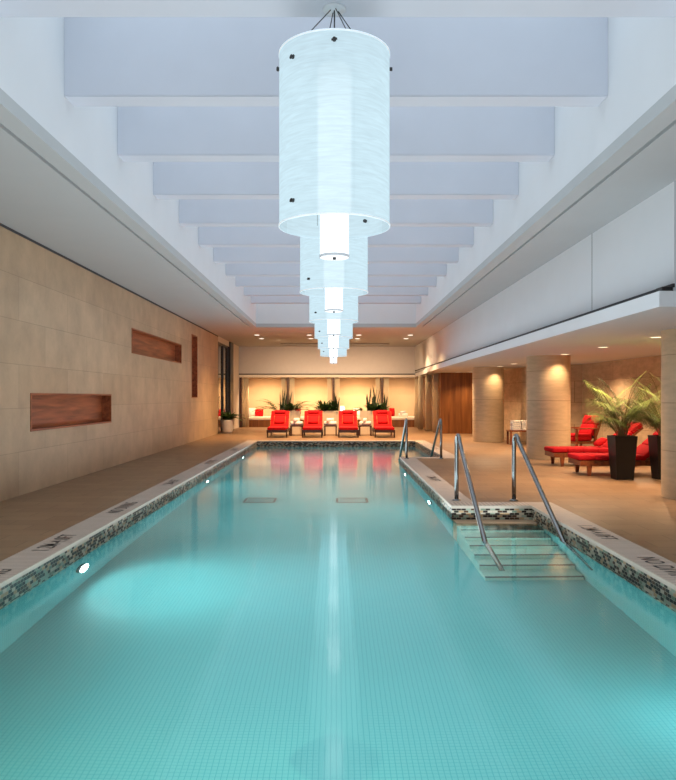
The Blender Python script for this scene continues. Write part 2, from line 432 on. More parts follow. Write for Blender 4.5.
# stairs
def stairs(ys, sgn, label):
    root = thing('pool_steps', label, 'steps', (0, ys, 0)); root['kind'] = 'structure'
    b = new(); box(b, PEN+.012, PX-.012, min(0, sgn*.28), max(0, sgn*.28), PF+.001, WZ+.004)
    obj('landing_ledge', b, M['cream_stone'], root, 'tan stone ledge at the water surface')
    for k in range(1, 7):
        b = new(); y0, y1 = sgn*(.28+.29*(k-1)), sgn*(.28+.29*k); zt = WZ-.015-.165*k+.06
        box(b, PEN+.012, PX-.012, min(y0,y1), max(y0,y1), PF+.001, zt)
        st = obj('step', b, M['step'], root)
        b = new(); ya = y1 - sgn*.022
        box(b, PEN+.013, PX-.013, min(ya,y1)-.001, max(ya,y1)+.001, zt-.03, zt+.003)
        obj('nosing_strip', b, M['nosing'], st, 'dark stripe')
M['cream_stone'] = simple('tan_ledge_stone', s255(190,160,130), .5)
stairs(N0, -1, 'tiled underwater steps with dark nosings between the near pair of handrails')
stairs(N1, 1, 'tiled underwater steps beyond the deck projection, between the far pair of handrails')

for x, lb in ((-1.28, 'left one of two square drain covers on the pool floor'), (.27, 'right one of two square drain covers on the pool floor')):
    r = thing('drain_cover', lb, 'drain', (x, 12.5, PF))
    b = new(); 
    for s in (-1, 1):
        box(b, -.25, .25, s*.25-.02, s*.25+.02, 0, .02); box(b, s*.25-.02, s*.25+.02, -.23, .23, 0, .02)
    obj('rim', b, M['nosing'], r)
    b = new()
    for k in range(8): box(b, -.21, .21, -.21+k*.055, -.18+k*.055, 0, .012)
    obj('grate', b, M['grate'], r)

# underwater lamps
def pool_lamp(x, y, face, label, watts=38):
    r = thing('pool_light', label, 'pool light', (x, y, WZ-.46), 0)
    r.rotation_euler = (0, 0, 0 if face > 0 else PI)
    b = new(); t = bmesh.new(); lathe(t, [(.085,0),(.13,0),(.14,.012),(.13,.03),(.10,.035)], seg=28); merge(b, t, Matrix.Rotation(PI/2, 4, 'Y'))
    obj('bezel', b, M['steel'], r)
    b = new(); t = bmesh.new(); disc(t, .125, 0, 0, .036, 24, False); merge(b, t, Matrix.Rotation(PI/2, 4, 'Y'))
    obj('lens', b, M['pool_lamp'], r)
def lamp(kind, name, loc, e, col, rot=(0,0,0), **kw):
    l = bpy.data.lights.new(name, kind); l.energy = e; l.color = col
    for k, v in kw.items(): setattr(l, k, v)
    o = bpy.data.objects.new(name, l); C.objects.link(o); o.location = loc; o.rotation_euler = rot
    return o
pl = [(-PX, 7.3, 1, 'round pool light in the left pool wall, nearest the viewer'),
      (-PX, 14.3, 1, 'round pool light in the left pool wall, second from the viewer'),
      (-PX, 19.8, 1, 'round pool light in the left pool wall, farthest of the three'),
      (PEN, 11.6, -1, 'round pool light in the wall below the deck projection, nearer one'),
      (PEN, 15.6, -1, 'round pool light in the wall below the deck projection, farther one')]
for x, y, s, lb in pl: pool_lamp(x+s*.002, y, s, lb)
LC = (.80, 1, .98)
def uw(x, y, s, e):
    lamp('SPOT', 'underwater_lamp_and_fill', (x+s*.12, y, WZ-.46), e, LC, (0, s*-PI/2*.93, 0), spot_size=R_(178), spot_blend=1, shadow_soft_size=0)
def R_(d): return math.radians(d)
uw(-PX, 7.3, 1, 150); uw(-PX, 14.3, 1, 120); uw(-PX, 19.8, 1, 110)
uw(PEN, 11.6, -1, 90); uw(PEN, 15.6, -1, 90)
# added area fill just under the surface for an even pool glow
for y in (1.0, 4.2, 7.6, 11.0, 14.4, 17.8, 21.2):
    lamp('AREA', 'underwater_fill', (-.45 if 9 < y < 18 else 0, y, WZ-.03), 37, (.85,1,1), (0,0,0), shape='RECTANGLE', size=3.6, size_y=3.2)
lamp('POINT', 'underwater_lamp_and_fill', (-.9, 2.8, WZ-.6), 85, (1,1,.66), shadow_soft_size=0)  # added points without fixtures, here and below, brightening the near pool and steps
for y in (1.2, 4.5): lamp('POINT', 'underwater_lamp_and_fill', (2.2, y, WZ-.45), 12, (.9,1,1), shadow_soft_size=0)
lamp('POINT', 'underwater_lamp_and_fill', (2.05, 8.2, WZ-.12), 5, (1,1,.9), shadow_soft_size=0)

# ------------------------------------------------------------------ markings on the coping
def marking(s, x, y, rz, parent, label, size=.23, sx=.68):
    cu = bpy.data.curves.new('marking', 'FONT'); cu.body = s; cu.size = size; cu.align_x = 'CENTER'; cu.align_y = 'CENTER'; cu.offset = .001; cu.space_character = 1.12
    to = bpy.data.objects.new('marking_tmp', cu); C.objects.link(to)
    bpy.context.view_layer.update()
    dg = bpy.context.evaluated_depsgraph_get()
    me = bpy.data.meshes.new_from_object(to.evaluated_get(dg))
    bpy.data.objects.remove(to)
    me.materials.clear(); me.materials.append(M['ink'])
    me.transform(Matrix.Translation((x, y, .0065)) @ Matrix.Rotation(rz, 4, 'Z') @ Matrix.Diagonal((sx, 1, 1, 1)))
    o = bpy.data.objects.new('painted_marking', me); C.objects.link(o); o.parent = parent; o['label'] = label
TD, TN = '1.2M-4.0FT', 'NO DIVING'
for y, s in ((5.55, TN), (7.1, TD), (9.35, TN), (12.1, TD), (15.9, TN), (19.6, TD)):
    marking(s, -PX-.165, y, PI/2, cpl, 'black lettering')
for y, s in ((7.65, TD), (6.0, TN)): marking(s, PX+.165, y, -PI/2, cpr, 'black lettering')
marking(TD, PEN+.165, 12.7, -PI/2, cpp, 'black lettering')
marking(TN, PX+.165, 20.2, -PI/2, cpf, 'black lettering')

# ------------------------------------------------------------------ left wall with niche openings
NI = [(10.87, 14.7, .92, 1.43), (16.25, 21.4, 2.39, 2.89), (23.0, 23.85, 1.40, 3.33)]
LE = 28.1
ys = sorted({Y0, LE, *[n_[0] for n_ in NI], *[n_[1] for n_ in NI]})
bm = new()
for i in range(len(ys)-1):
    a, b = ys[i], ys[i+1]; spans = [(0, ZS)]
    for n_ in NI:
        if n_[0] <= a and b <= n_[1]: spans = [(0, n_[2]), (n_[3], ZS)]
    for z0, z1 in spans: quad(bm, [(LX,a,z0),(LX,b,z0),(LX,b,z1),(LX,a,z1)])
quad(bm, [(LX,LE,0),(LX-.3,LE,0),(LX-.3,LE,ZS),(LX,LE,ZS)])
bmesh.ops.remove_doubles(bm, verts=bm.verts, dist=.0005)
struct('wall_left', bm, M['limestone'], 'long beige limestone panel wall on the left of the pool', 'wall')
bm = new(); box(bm, LX, LX+.012, Y0, LE, ZS-.035, ZS-.002)  # dark strip on the wall face stands in for shade under the ceiling
struct('trim_15', bm, M['dark'], 'dark strip painted as the shadow line where the left limestone wall meets the ceiling', 'reveal')
labs = ['long horizontal wood-lined niche low in the left limestone wall', 'long horizontal wood-lined niche high in the left limestone wall', 'narrow upright wood-lined niche in the left limestone wall']
for (a, b, z0, z1), lb in zip(NI, labs):
    r = thing('wall_niche', lb, 'niche', (LX, (a+b)/2, z0), 0); r['kind'] = 'structure'
    h = (b-a)/2; H = z1-z0; D = .17
    bb = new()
    quad(bb, [(-D,-h,0),(-D,h,0),(-D,h,H),(-D,-h,H)])
    quad(bb, [(0,-h,0),(-D,-h,0),(-D,-h,H),(0,-h,H)]); quad(bb, [(0,h,0),(-D,h,0),(-D,h,H),(0,h,H)])
    quad(bb, [(0,-h,0),(-D,-h,0),(-D,h,0),(0,h,0)]); quad(bb, [(0,-h,H),(-D,-h,H),(-D,h,H),(0,h,H)])
    obj('lining', bb, M['niche'], r, fix=False)
    bb = new(); f = .028
    for q in ((-h-f, h+f, -f, 0), (-h-f, h+f, H, H+f), (-h-f, -h, 0, H), (h, h+f, 0, H)):
        box(bb, 0, .012, q[0], q[1], q[2], q[3])
    obj('frame', bb, M['niche'], r)

# recess beyond the left wall : glazed door, dark post, white pier
bm = new(); quad(bm, [(LX-.3,LE,0),(LX-.3,BY,0),(LX-.3,BY,ZS),(LX-.3,LE,ZS)]); quad(bm, [(LX,LE,3.5),(LX,BY,3.5),(LX,BY,ZS),(LX,LE,ZS)])
struct('wall_recess', bm, M['cream'], 'plain wall beside the glazed door at the far left', 'wall')
r = thing('door_1', 'tall dark glazed door at the end of the left limestone wall', 'door', (LX-.05, 29.5, 0)); r['kind'] = 'structure'
bb = new(); quad(bb, [(0,-1.35,.05),(0,1.15,.05),(0,1.15,3.45),(0,-1.35,3.45)]); obj('glass_pane', bb, M['glass'], r)
bb = new()
for y in (-1.4, -.1, 1.15): box(bb, -.03, .05, y, y+.09, 0, 3.5)
box(bb, -.03, .05, -1.4, 1.24, 3.42, 3.51); box(bb, -.03, .045, -1.4, 1.24, 0, .06)
obj('frame', bb, M['blackmetal'], r)
bb = new(); tube(bb, [(.06,-.25,.8),(.1,-.25,.8),(.1,-.25,1.4),(.06,-.25,1.4)], .015, 8); obj('handle', bb, M['steel'], r)
bm = new(); box(bm, LX-.12, LX+.06, 31.0, 31.9, 0, ZS)
struct('trim_7', bm, M['blackmetal'], 'dark upright post beside the glazed door at far left', 'post')
bm = new(); box(bm, LX-.3, LX+.02, 32.2, BY, 0, ZS)
struct('wall_pier', bm, M['cream'], 'white upright pier at the far left beside the first cabana', 'pier')

# ------------------------------------------------------------------ ceilings
bm = new()
GW = .045
for s in (-1, 1):
    x1 = LX if s < 0 else 8
    rects = [(WX, 2.84), (2.84+GW, abs(x1) if s < 0 else 8)]
    for a, b in rects:
        box(bm, min(s*a, s*b), max(s*a, s*b), Y0, WE+.3 if a < 2.8 else 38, ZS, ZS+.12)
    box(bm, min(s*2.84, s*(2.84+GW)), max(s*2.84, s*(2.84+GW)), WE+.1, 38, ZS, ZS+.12)
box(bm, -2.84, 2.84, WE+.3, 31.9, ZS, ZS+.12)
box(bm, -2.84, 2.84, 32.8, 38, ZS, ZS+.12)
box(bm, -2.84, -2.45, 31.9, 32.8, ZS, ZS+.12); box(bm, 2.35, 2.84, 31.9, 32.8, ZS, ZS+.12)
bmesh.ops.translate(bm, verts=[], vec=(0,0,0))
struct('ceiling', bm, M['soffit'], 'flat grey white ceiling around the raised well', 'ceiling')
bm = new()
for s in (-1, 1):
    a, b = s*2.82, s*(2.86+GW)
    box(bm, min(a,b), max(a,b), Y0, WE+.12, ZS+.06, ZS+.10)
struct('trim_8', bm, M['groove'], 'dark narrow slots in the ceiling either side of the well', 'ceiling slot')
bm = new(); box(bm, -2.5, 2.4, 31.85, 32.85, ZS+.13, ZS+.16)
for k in range(3): box(bm, -2.45, 2.35, 32.05+k*.24, 32.08+k*.24, ZS+.03, ZS+.125)
struct('trim_9', bm, M['groove'], 'long dark air slot in the ceiling near the far wall', 'air slot')
# the well
bm = new()
for s in (-1, 1): quad(bm, [(s*WX,Y0,ZS+.12),(s*WX,WE+.3,ZS+.12),(s*WX,WE+.3,ZT),(s*WX,Y0,ZT)])
quad(bm, [(-WX,WE+.3,ZS+.12),(WX,WE+.3,ZS+.12),(WX,WE+.3,ZT),(-WX,WE+.3,ZT)])
struct('wall_well', bm, M['paint'], 'white side walls of the raised ceiling well above the pool', 'wall')
bm = new(); quad(bm, [(-WX-.1,Y0,ZT),(WX+.1,Y0,ZT),(WX+.1,WE+.4,ZT),(-WX-.1,WE+.4,ZT)])
struct('ceiling_well', bm, M['paint'], 'top of the raised ceiling well between the beams', 'ceiling')
BS = 1.756; TH = .27
ordn = ['nearest', 'second', 'third', 'fourth', 'fifth', 'sixth', 'seventh', 'eighth', 'ninth', 'tenth', 'eleventh']
for k in range(11):
    y = 5.45+BS*k
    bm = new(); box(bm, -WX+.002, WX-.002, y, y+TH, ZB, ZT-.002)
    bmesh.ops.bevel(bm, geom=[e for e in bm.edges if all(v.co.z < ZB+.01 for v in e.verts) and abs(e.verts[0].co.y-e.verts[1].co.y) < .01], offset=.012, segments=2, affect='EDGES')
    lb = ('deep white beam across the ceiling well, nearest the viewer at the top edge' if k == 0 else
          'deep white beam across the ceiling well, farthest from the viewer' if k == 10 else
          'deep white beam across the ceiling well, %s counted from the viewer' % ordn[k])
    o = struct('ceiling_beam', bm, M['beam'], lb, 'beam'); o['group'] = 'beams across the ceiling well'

# ------------------------------------------------------------------ far wall and cabanas
M['mauve'] = simple('greige_paint', (.60,.575,.57,1), .75, var=.02)
bm = new(); box(bm, LX-.3, 4.7, BY+.1, BY+.2, 2.46, ZS)
struct('wall_back', bm, M['mauve'], 'plain wall above the row of cabanas at the far end', 'wall')
bm = new(); box(bm, LX+.02, 3.9, BY-.12, BY+.2, 2.30, 2.415)
struct('trim_10', bm, M['cream'], 'pale header running across the fronts of the cabanas', 'header')
bm = new(); box(bm, LX+.02, 3.9, BY+.02, BY+.12, 2.415, 2.475)
struct('trim_11', bm, M['dark'], 'dark reveal line above the cabana header', 'reveal')
bm = new(); box(bm, LX-.3, 4.7, 36.2, 36.3, 0, 2.5)
for x in (-3.27, -1.15, 1.1, 3.05): box(bm, x-.012, x+.012, 36.17, 36.2, .4, 2.3)
struct('wall_cabana', bm, M['backwall'], 'cream fabric back wall inside the cabanas', 'wall')
bm = new(); box(bm, LX-.3, 4.7, BY+.2, 36.2, 2.34, 2.4)
struct('ceiling_cabana', bm, M['cream'], 'low ceiling inside the cabanas', 'ceiling')
DV = [-4.38, -2.22, -.12, 2.12]
for i, x in enumerate(DV):
    bm = new(); box(bm, x-.05, x+.05, BY-.02, 36.2, 0, 2.30)
    struct('partition_wall', bm, M['darkwood'], ['dark wood side wall of the first cabana beside the white pier', 'dark wood divider between the first and second cabanas', 'dark wood divider between the second and third cabanas', 'dark wood divider between the third and fourth cabanas'][i], 'partition')
def curtain(x, y, wdt, z1, label, rz=0, z0=.02, waves=4, depth=.032):
    b = new(); n_ = waves*8
    cols = []
    for i in range(n_+1):
        u = i/n_; xx = (u-.5)*wdt; yy = depth*math.sin(u*waves*2*PI)+.012*math.sin(u*13)
        col = []
        for j, z in enumerate((z0, z0+(z1-z0)*.5, z1)):
            s = (1.06, 1.0, .92)[j]
            col.append(b.verts.new((xx*s, yy*s, z)))
        cols.append(col)
    for i in range(n_):
        for j in range(2): b.faces.new((cols[i][j], cols[i+1][j], cols[i+1][j+1], cols[i][j+1])).smooth = True
    o = obj('curtain', b, M['curtain']); o.location = (x, y, 0); o.rotation_euler = (0,0,rz)
    md = o.modifiers.new('thick', 'SOLIDIFY'); md.thickness = .006
    tag(o, label, 'curtain', 'cream curtains of the cabanas')
cl = ['left side of the first cabana beside the white pier', 'right side of the first cabana', 'left side of the second cabana', 'right side of the second cabana', 'left side of the third cabana', 'right side of the third cabana', 'left side of the fourth cabana', 'right side of the fourth cabana']
for (x, wd), lb in zip(((-4.16,.28),(-2.42,.22),(-2.02,.24),(-.31,.2),(.06,.24),(1.92,.2),(2.33,.24),(3.74,.24)), cl):
    curtain(x, BY+.08, wd, 2.30, 'cream curtain at the ' + lb)
curtain(3.62, 31.6, .34, 2.31, 'cream curtain bundle hanging under the ledge, nearest the fourth cabana', PI/2*.6)
curtain(3.76, 30.0, .36, 2.31, 'cream curtain bundle hanging under the ledge, middle of the three there', PI/2*.5)
curtain(3.93, 28.9, .34, 2.31, 'cream curtain bundle hanging under the ledge beside the wood wall', PI/2*.3)

# daybeds
CB = [(-4.33+.05, -2.27, 'first'), (-2.17, -.17, 'second'), (-.07, 2.07, 'third'), (2.17, 3.85, 'fourth')]
for (a, b, o_) in CB:
    r = thing('daybed', 'white topped built-in daybed with brown base in the %s cabana from the left' % o_, 'daybed', ((a+b)/2, 35.2, 0), 0, 'daybeds in the cabanas')
    h = (b-a)/2-.02
    bb = new(); box(bb, -h, h, -.75, .95, 0, .33); obj('base', bb, M['wallwood'], r)
    bb = new(); rbox(bb, -h, h, -.8, .95, .332, .48, .04); obj('mattress', bb, M['mattress'], r)
def cushion(name, x, y, z, w, h, t, mat, label, tilt=-.3, rz=0, group=None, cat='cushion'):
    b = new(); n_ = 10
    grid = {}
    for s in (-1, 1):
        for i in range(n_+1):
            for j in range(n_+1):
                u, v = i/n_*2-1, j/n_*2-1
                e = (1-abs(u)**3)*(1-abs(v)**3)
                k = 1-.07*(abs(u*v))
                if s == 1 and (i in (0,n_) or j in (0,n_)): grid[(s,i,j)] = grid[(-1,i,j)]
                else: grid[(s,i,j)] = b.verts.new((u*w/2*k, s*t/2*e**.6, (v*.5*k+.5)*h))
    for s in (-1, 1):
        for i in range(n_):
            for j in range(n_):
                b.faces.new((grid[(s,i,j)], grid[(s,i+1,j)], grid[(s,i+1,j+1)], grid[(s,i,j+1)])).smooth = True
    o = obj(name, b, mat); o.location = (x, y, z); o.rotation_euler = (tilt, 0, rz)
    tag(o, label, cat, group)
    return o
cushion('throw_pillow', -4.0, 34.9, .485, .42, .42, .14, M['white_fabric'], 'white square pillow on the first cabana daybed at its left end')
cushion('throw_pillow', -3.62, 34.8, .485, .40, .36, .14, M['red2'], 'red square pillow on the first cabana daybed')
cushion('throw_pillow', -1.86, 34.8, .485, .40, .38, .14, M['red2'], 'red square pillow at the left end of the second cabana daybed')
cushion('throw_pillow', 2.56, 34.8, .485, .42, .42, .14, M['red2'], 'red square pillow at the left end of the fourth cabana daybed')
cushion('throw_pillow', .98, 34.8, .485, .40, .40, .16, M['white_fabric'], 'white pillow on the third cabana daybed behind the planter')
def towel_stack(x, y, z, label, rz=0, n_=3, s=1.12, group=None, roll=True):
    r = thing('rolled_towels', label, 'towels', (x, y, z), rz, group)
    spots = [(-.09, .055), (.07, .055), (-.01, .14)][:n_]
    for i, (px, pz) in enumerate(spots):
        b = new(); t = bmesh.new(); lathe(t, [(.0,-.17),(.045,-.17),(.056,-.16),(.056,.16),(.045,.17),(0,.17)], seg=16)
        mt = Matrix.Translation((px*s, (.02, -.02, 0)[i], pz*s)) @ Matrix.Rotation((.5, .2, .9)[i], 4, 'Z') @ Matrix.Rotation(PI/2, 4, 'Y') @ Matrix.Scale(s, 4)
        merge(b, t, mt); obj('towel', b, M['white_fabric'], r)
    r.scale = (.82, 1, 1.2)
    return r
towel_stack(-2.85, 34.75, .485, 'white rolled towels on the right end of the first cabana daybed', .2)
towel_stack(3.15, 34.75, .485, 'white rolled towels in the middle of the fourth cabana daybed', -.2)
# table lamp in third cabana
r = thing('table_lamp', 'small glowing table lamp standing on the third cabana daybed', 'lamp', (.27, 34.8, .48))
bb = new(); lathe(bb, [(.0,0),(.07,0),(.07,.02),(.02,.035),(.035,.1),(.05,.17),(.015,.27),(.0,.27)], seg=20); obj('base', bb, M['pot'], r)
bb = new(); lathe(bb, [(.16,.24),(.12,.50)], seg=24); obj('lamp_shade', bb, M['lampshade'], r, 'glowing white shade')

# ------------------------------------------------------------------ right side : upper wall, ledge, alcove
bm = new()
quad(bm, [(RX,7.96,SZ+.2),(RX,BY+.1,SZ+.2),(RX,BY+.1,ZS),(RX,7.96,ZS)])
quad(bm, [(RX,7.96,SZ+.2),(8,7.96,SZ+.2),(8,7.96,ZS),(RX,7.96,ZS)])
struct('wall_right', bm, M['paint'], 'smooth white upper wall above the ledge on the right', 'wall')
bm = new(); box(bm, RX-.006, RX+.004, 10.5, 10.507, SZ+.22, ZS)
struct('trim_12', bm, M['groove'], 'fine vertical joint in the white upper right wall', 'joint')
FP = [(FX,7.62),(FX,14),(FX,21),(FX+.05,25),(FX+.16,28.5),(FX+.27,31.5),(FX+.3,BY)]
LT = .163
bm = new()
for i in range(len(FP)-1):
    a, b = FP[i], FP[i+1]
    quad(bm, [(a[0],a[1],SZ),(b[0],b[1],SZ),(b[0],b[1],SZ+LT),(a[0],a[1],SZ+LT)])
    quad(bm, [(a[0],a[1],SZ+LT),(b[0],b[1],SZ+LT),(RX+.02,b[1],SZ+LT),(RX+.02,a[1],SZ+LT)])
quad(bm, [(FX,7.62,SZ),(8,7.62,SZ),(8,7.62,SZ+LT),(FX,7.62,SZ+LT)])
quad(bm, [(FX,7.62,SZ+LT),(8,7.62,SZ+LT),(8,7.96,SZ+LT),(FX,7.96,SZ+LT)])
struct('trim_13', bm, M['paint'], 'projecting white ledge edge along the bottom of the upper right wall', 'ledge')
bm = new()
for i in range(len(FP)-1):
    a, b = FP[i], FP[i+1]
    quad(bm, [(a[0],a[1],SZ),(b[0],b[1],SZ),(8,b[1],SZ),(8,a[1],SZ)])
bmesh.ops.remove_doubles(bm, verts=bm.verts, dist=.0005)
struct('ceiling_alcove', bm, M['soffit'], 'low ceiling over the lounging alcove on the right', 'ceiling')
bm = new(); box(bm, RX-.012, RX+.01, 7.96, BY, SZ+.252, SZ+.292)  # shade above the ledge put in as a dark coloured strip
struct('trim_14', bm, M['dark'], 'dark strip painted as the shadow line between the ledge and the upper right wall', 'reveal')
r = thing('ledge_fixture', 'small black fixture at the near end of the right ledge', 'fixture', (RX-.06, 8.06, SZ+LT))
bb = new(); rbox(bb, -.06, .06, -.08, .08, .045, .10, .01); obj('housing', bb, M['blackmetal'], r)
bb = new(); box(bb, -.02, .02, -.03, .03, 0, .05); obj('bracket', bb, M['blackmetal'], r)

WP = [(4.0,28.5),(5.5,28.5)]
bm = new(); quad(bm, [(4.0,28.3,0),(5.75,28.3,0),(5.75,28.3,SZ),(4.0,28.3,SZ)]); quad(bm, [(4.0,28.3,0),(4.0,BY,0),(4.0,BY,SZ),(4.0,28.3,SZ)])
struct('wall_wood', bm, M['wallwood'], 'warm brown wood panel wall at the far right', 'wall')
AW = [(5.6,28.3),(5.8,25.5),(5.95,21.6),(7.05,21.2),(7.3,16),(7.3,Y0)]
bm = new()
for i in range(len(AW)-1):
    a, b = AW[i], AW[i+1]; quad(bm, [(a[0],a[1],0),(b[0],b[1],0),(b[0],b[1],SZ+.05 if b[1] > 7 else SZ),(a[0],a[1],SZ+.05)])
struct('wall_alcove', bm, M['limestone_r'], 'tan sandstone panel wall behind the lounging alcove', 'wall')
for x, y, lb in ((5.04, 10.27, 'round stone column nearest the viewer at the right edge'), (4.85, 16.9, 'round stone column behind the red loungers, middle of the three'), (4.79, 23.3, 'round stone column farthest from the viewer')):
    bm = new(); lathe(bm, [(.485,0),(.485,SZ-.0)], seg=64)
    o = struct('column', bm, M['column'], lb, 'column'); o.location = (x, y, 0); o['group'] = 'round stone columns'

# ------------------------------------------------------------------ downlights
def downlight(x, y, z, mat, label, rad=.085, group='ceiling downlights'):
    r = thing('ceiling_downlight', label, 'downlight', (x, y, z), 0, group)
    b = new(); lathe(b, [(rad,-.002),(rad+.02,-.006),(rad+.022,0)], seg=24); obj('trim_ring', b, M['paint'], r)
    b = new(); disc(b, rad, 0, 0, -.004); obj('lamp_face', b, mat, r)
WARM = (1, .66, .34)
cn = ['leftmost', 'second from left', 'third from left', 'rightmost']
for j, y in enumerate((27.7, 29.4)):
    for i, x in enumerate((-2.96, -1.0, .85, 2.78)):
        downlight(x, y, ZS, M['down_white'], 'round ceiling downlight beyond the well, %s in the %s row' % (cn[i], ('near', 'far')[j]), .10)
        if j == 1:
            lamp('SPOT', 'downlight_lamp', (x, y, ZS-.03), 260 if j else 200, WARM, (0,0,0), spot_size=R_(115), spot_blend=.7, shadow_soft_size=0)
al = ['first from the viewer, above the palm planters', 'second from the viewer, above the near red lounger', 'third from the viewer, in front of the middle column', 'fourth from the viewer, between the middle and far columns', 'fifth from the viewer, in front of the far column', 'sixth from the viewer, in front of the wood wall']
for i, (x, y) in enumerate(((4.98,11.5),(4.98,13.8),(4.98,16.1),(4.98,20.7),(4.98,22.5),(4.97,27.4))):
    downlight(x, y, SZ, M['down_warm'], 'round alcove ceiling downlight, ' + al[i], .085)
    lamp('SPOT', 'alcove_lamp_and_fill', (x, y, SZ-.03), 150 if i not in (2,4) else 60, (1,.68,.38), (0,0,0), spot_size=R_(130), spot_blend=.6, shadow_soft_size=0)
downlight(4.55, 27.6, SZ, M['down_warm'], 'round alcove ceiling downlight beside the curtains at the wood wall', .085)
for x in (-3.3, -1.15, 1.0, 3.0):
    i = (-3.3, -1.15, 1.0, 3.0).index(x)
    downlight(x, BY+.3, 2.34, M['down_warm'], 'small downlight inside the top of the %s cabana from the left' % ordn_[i] if False else 'small downlight inside the top of the %s cabana from the left' % ('first', 'second', 'third', 'fourth')[i], .05, 'cabana downlights')
    lamp('SPOT', 'cabana_lamp', (x, BY+.35, 2.31), 290 if i < 3 else 190, (1,.62,.32), (R_(18),0,0), spot_size=R_(150), spot_blend=.6, shadow_soft_size=0)
# added warm fill spots for the far deck and cabana fronts, no fittings
for x in (-2.3, -.7, .9, 2.2):
    lamp('SPOT', 'far_deck_fill', (x, 25.6, ZS-.03), 680, (1,.62,.30), (0,0,0), spot_size=R_(130), spot_blend=1, shadow_soft_size=0)
    lamp('SPOT', 'curtain_front_fill', (x, 26.5, ZS-.03), 420, (1,.68,.40), (R_(70),0,0), spot_size=R_(42), spot_blend=1, shadow_soft_size=0)
    lamp('SPOT', 'cabana_front_fill', (x, 29.8, ZS-.03), 330, (1,.66,.38), (R_(48),0,0), spot_size=R_(110), spot_blend=1, shadow_soft_size=0)
for x, y in ((6.2,9.5),(6.2,12.5),(6.2,15.5),(6.2,18.5),(3.9,12),(3.9,19),(3.9,24)): lamp('SPOT', 'alcove_lamp_and_fill', (x, y, SZ-.03), 350, (1,.68,.40), (0,0,0), spot_size=R_(140), spot_blend=.8, shadow_soft_size=0)  # added fill spots without fittings, raising the alcove light

# ------------------------------------------------------------------ chandeliers
def chandelier():
    r = thing('pendant_chandelier', '', 'chandelier', (0,0,0), 0, 'row of cylinder pendants over the pool')
    zb = EYE+1.28; zt = EYE+2.575; R0 = .415
    b = new(); lathe(b, [(R0,zb),(R0,zt)], seg=96)
    md = obj('shade', b, M['shade'], r, 'tall frosted white cylinder')
    b = new(); lathe(b, [(R0,zb-.002),(R0+.006,zb),(R0+.006,zb+.012),(R0,zb+.014)], seg=96); obj('rim', b, M['rim'], md); b = new(); lathe(b, [(R0,zt-.012),(R0+.005,zt-.01),(R0+.005,zt),(R0,zt+.002)], seg=96)
    obj('rim', b, M['rim'], md)
    b = new(); lathe(b, [(.0,zb-.225),(.106,zb-.225),(.108,zb-.215),(.108,zt-.12),(.09,zt-.1),(0,zt-.1)], seg=40)
    it = obj('inner_tube', b, M['tube_on'], r, 'bright lit inner cylinder')
    b = new(); lathe(b, [(.108,zb-.232),(.113,zb-.23),(.113,zb-.21),(.108,zb-.208)], seg=40)
    obj('end_ring', b, M['rim2'], it)
    b = new(); lathe(b, [(.0,zb-.245),(.012,zb-.243),(.014,zb-.225),(0,zb-.222)], seg=12)
    obj('finial', b, M['blackmetal'], it)
    b = new(); lathe(b, [(0,ZB-.014),(.08,ZB-.014),(.088,ZB-.008),(.088,ZB)], seg=40)
    obj('canopy', b, M['rimc'], r)
    for a in (20, 110, 200, 290):
        c_, s_ = math.cos(R_(a)), math.sin(R_(a))
        b = new(); tube(b, [(.03*c_,.03*s_,ZB-.014),((R0-.012)*c_,(R0-.012)*s_,zt-.1)], .004, 6)
        tube(b, [((R0-.012)*c_,(R0-.012)*s_,zt-.1),((R0-.012)*c_,(R0-.012)*s_,zb+.1)], .0015, 5)
        obj('cable', b, M['blackmetal'], r)
    for a in (225, 270, 53, 0, 180):
        for z in ((zt-.145, zb+.125) if a in (225, 53) else (zt-.08,) if a == 270 else (zt-.1,)):
            c_, s_ = math.cos(R_(a)), math.sin(R_(a))
            b = new(); tube(b, [((R0-.02)*c_,(R0-.02)*s_,z),((R0+.022)*c_,(R0+.022)*s_,z)], .014, 10)
            tube(b, [((R0+.012)*c_-.02*s_,(R0+.012)*s_+.02*c_,z+.004),((R0+.012)*c_+.02*s_,(R0+.012)*s_-.02*c_,z-.004)], .008, 8)
            obj('clamp', b, M['blackmetal'], r)
    b = new(); tube(b, [(0,0,ZB-.014),(0,0,zt-.1)], .006, 6); obj('stem', b, M['blackmetal'], r)
    return r
M['rim'] = simple('pale_rim', (.75,.82,.86,1), .3, emit=(.8,.93,1,1), es=.35)
M['rim2'] = simple('grey_ring', (.5,.52,.55,1), .3, emit=(.8,.9,1,1), es=.25)
M['rimc'] = simple('canopy_plate', (.7,.74,.78,1), .3)
ch0 = chandelier()
cl = ['large frosted white cylinder pendant nearest the viewer', 'frosted white cylinder pendant second from the viewer', 'frosted white cylinder pendant third from the viewer', 'frosted white cylinder pendant fourth from the viewer', 'frosted white cylinder pendant fifth from the viewer', 'frosted white cylinder pendant farthest from the viewer, the lowest in the row as seen']
for k in range(6):
    y = 5.585+2*BS*k
    cx = -.012-.0038*(y-5.6)
    if k == 0: ch0.location = (cx, y, 0); ch0['label'] = cl[0]
    else: dup(ch0, cl[k], (cx, y, 0))
    pass

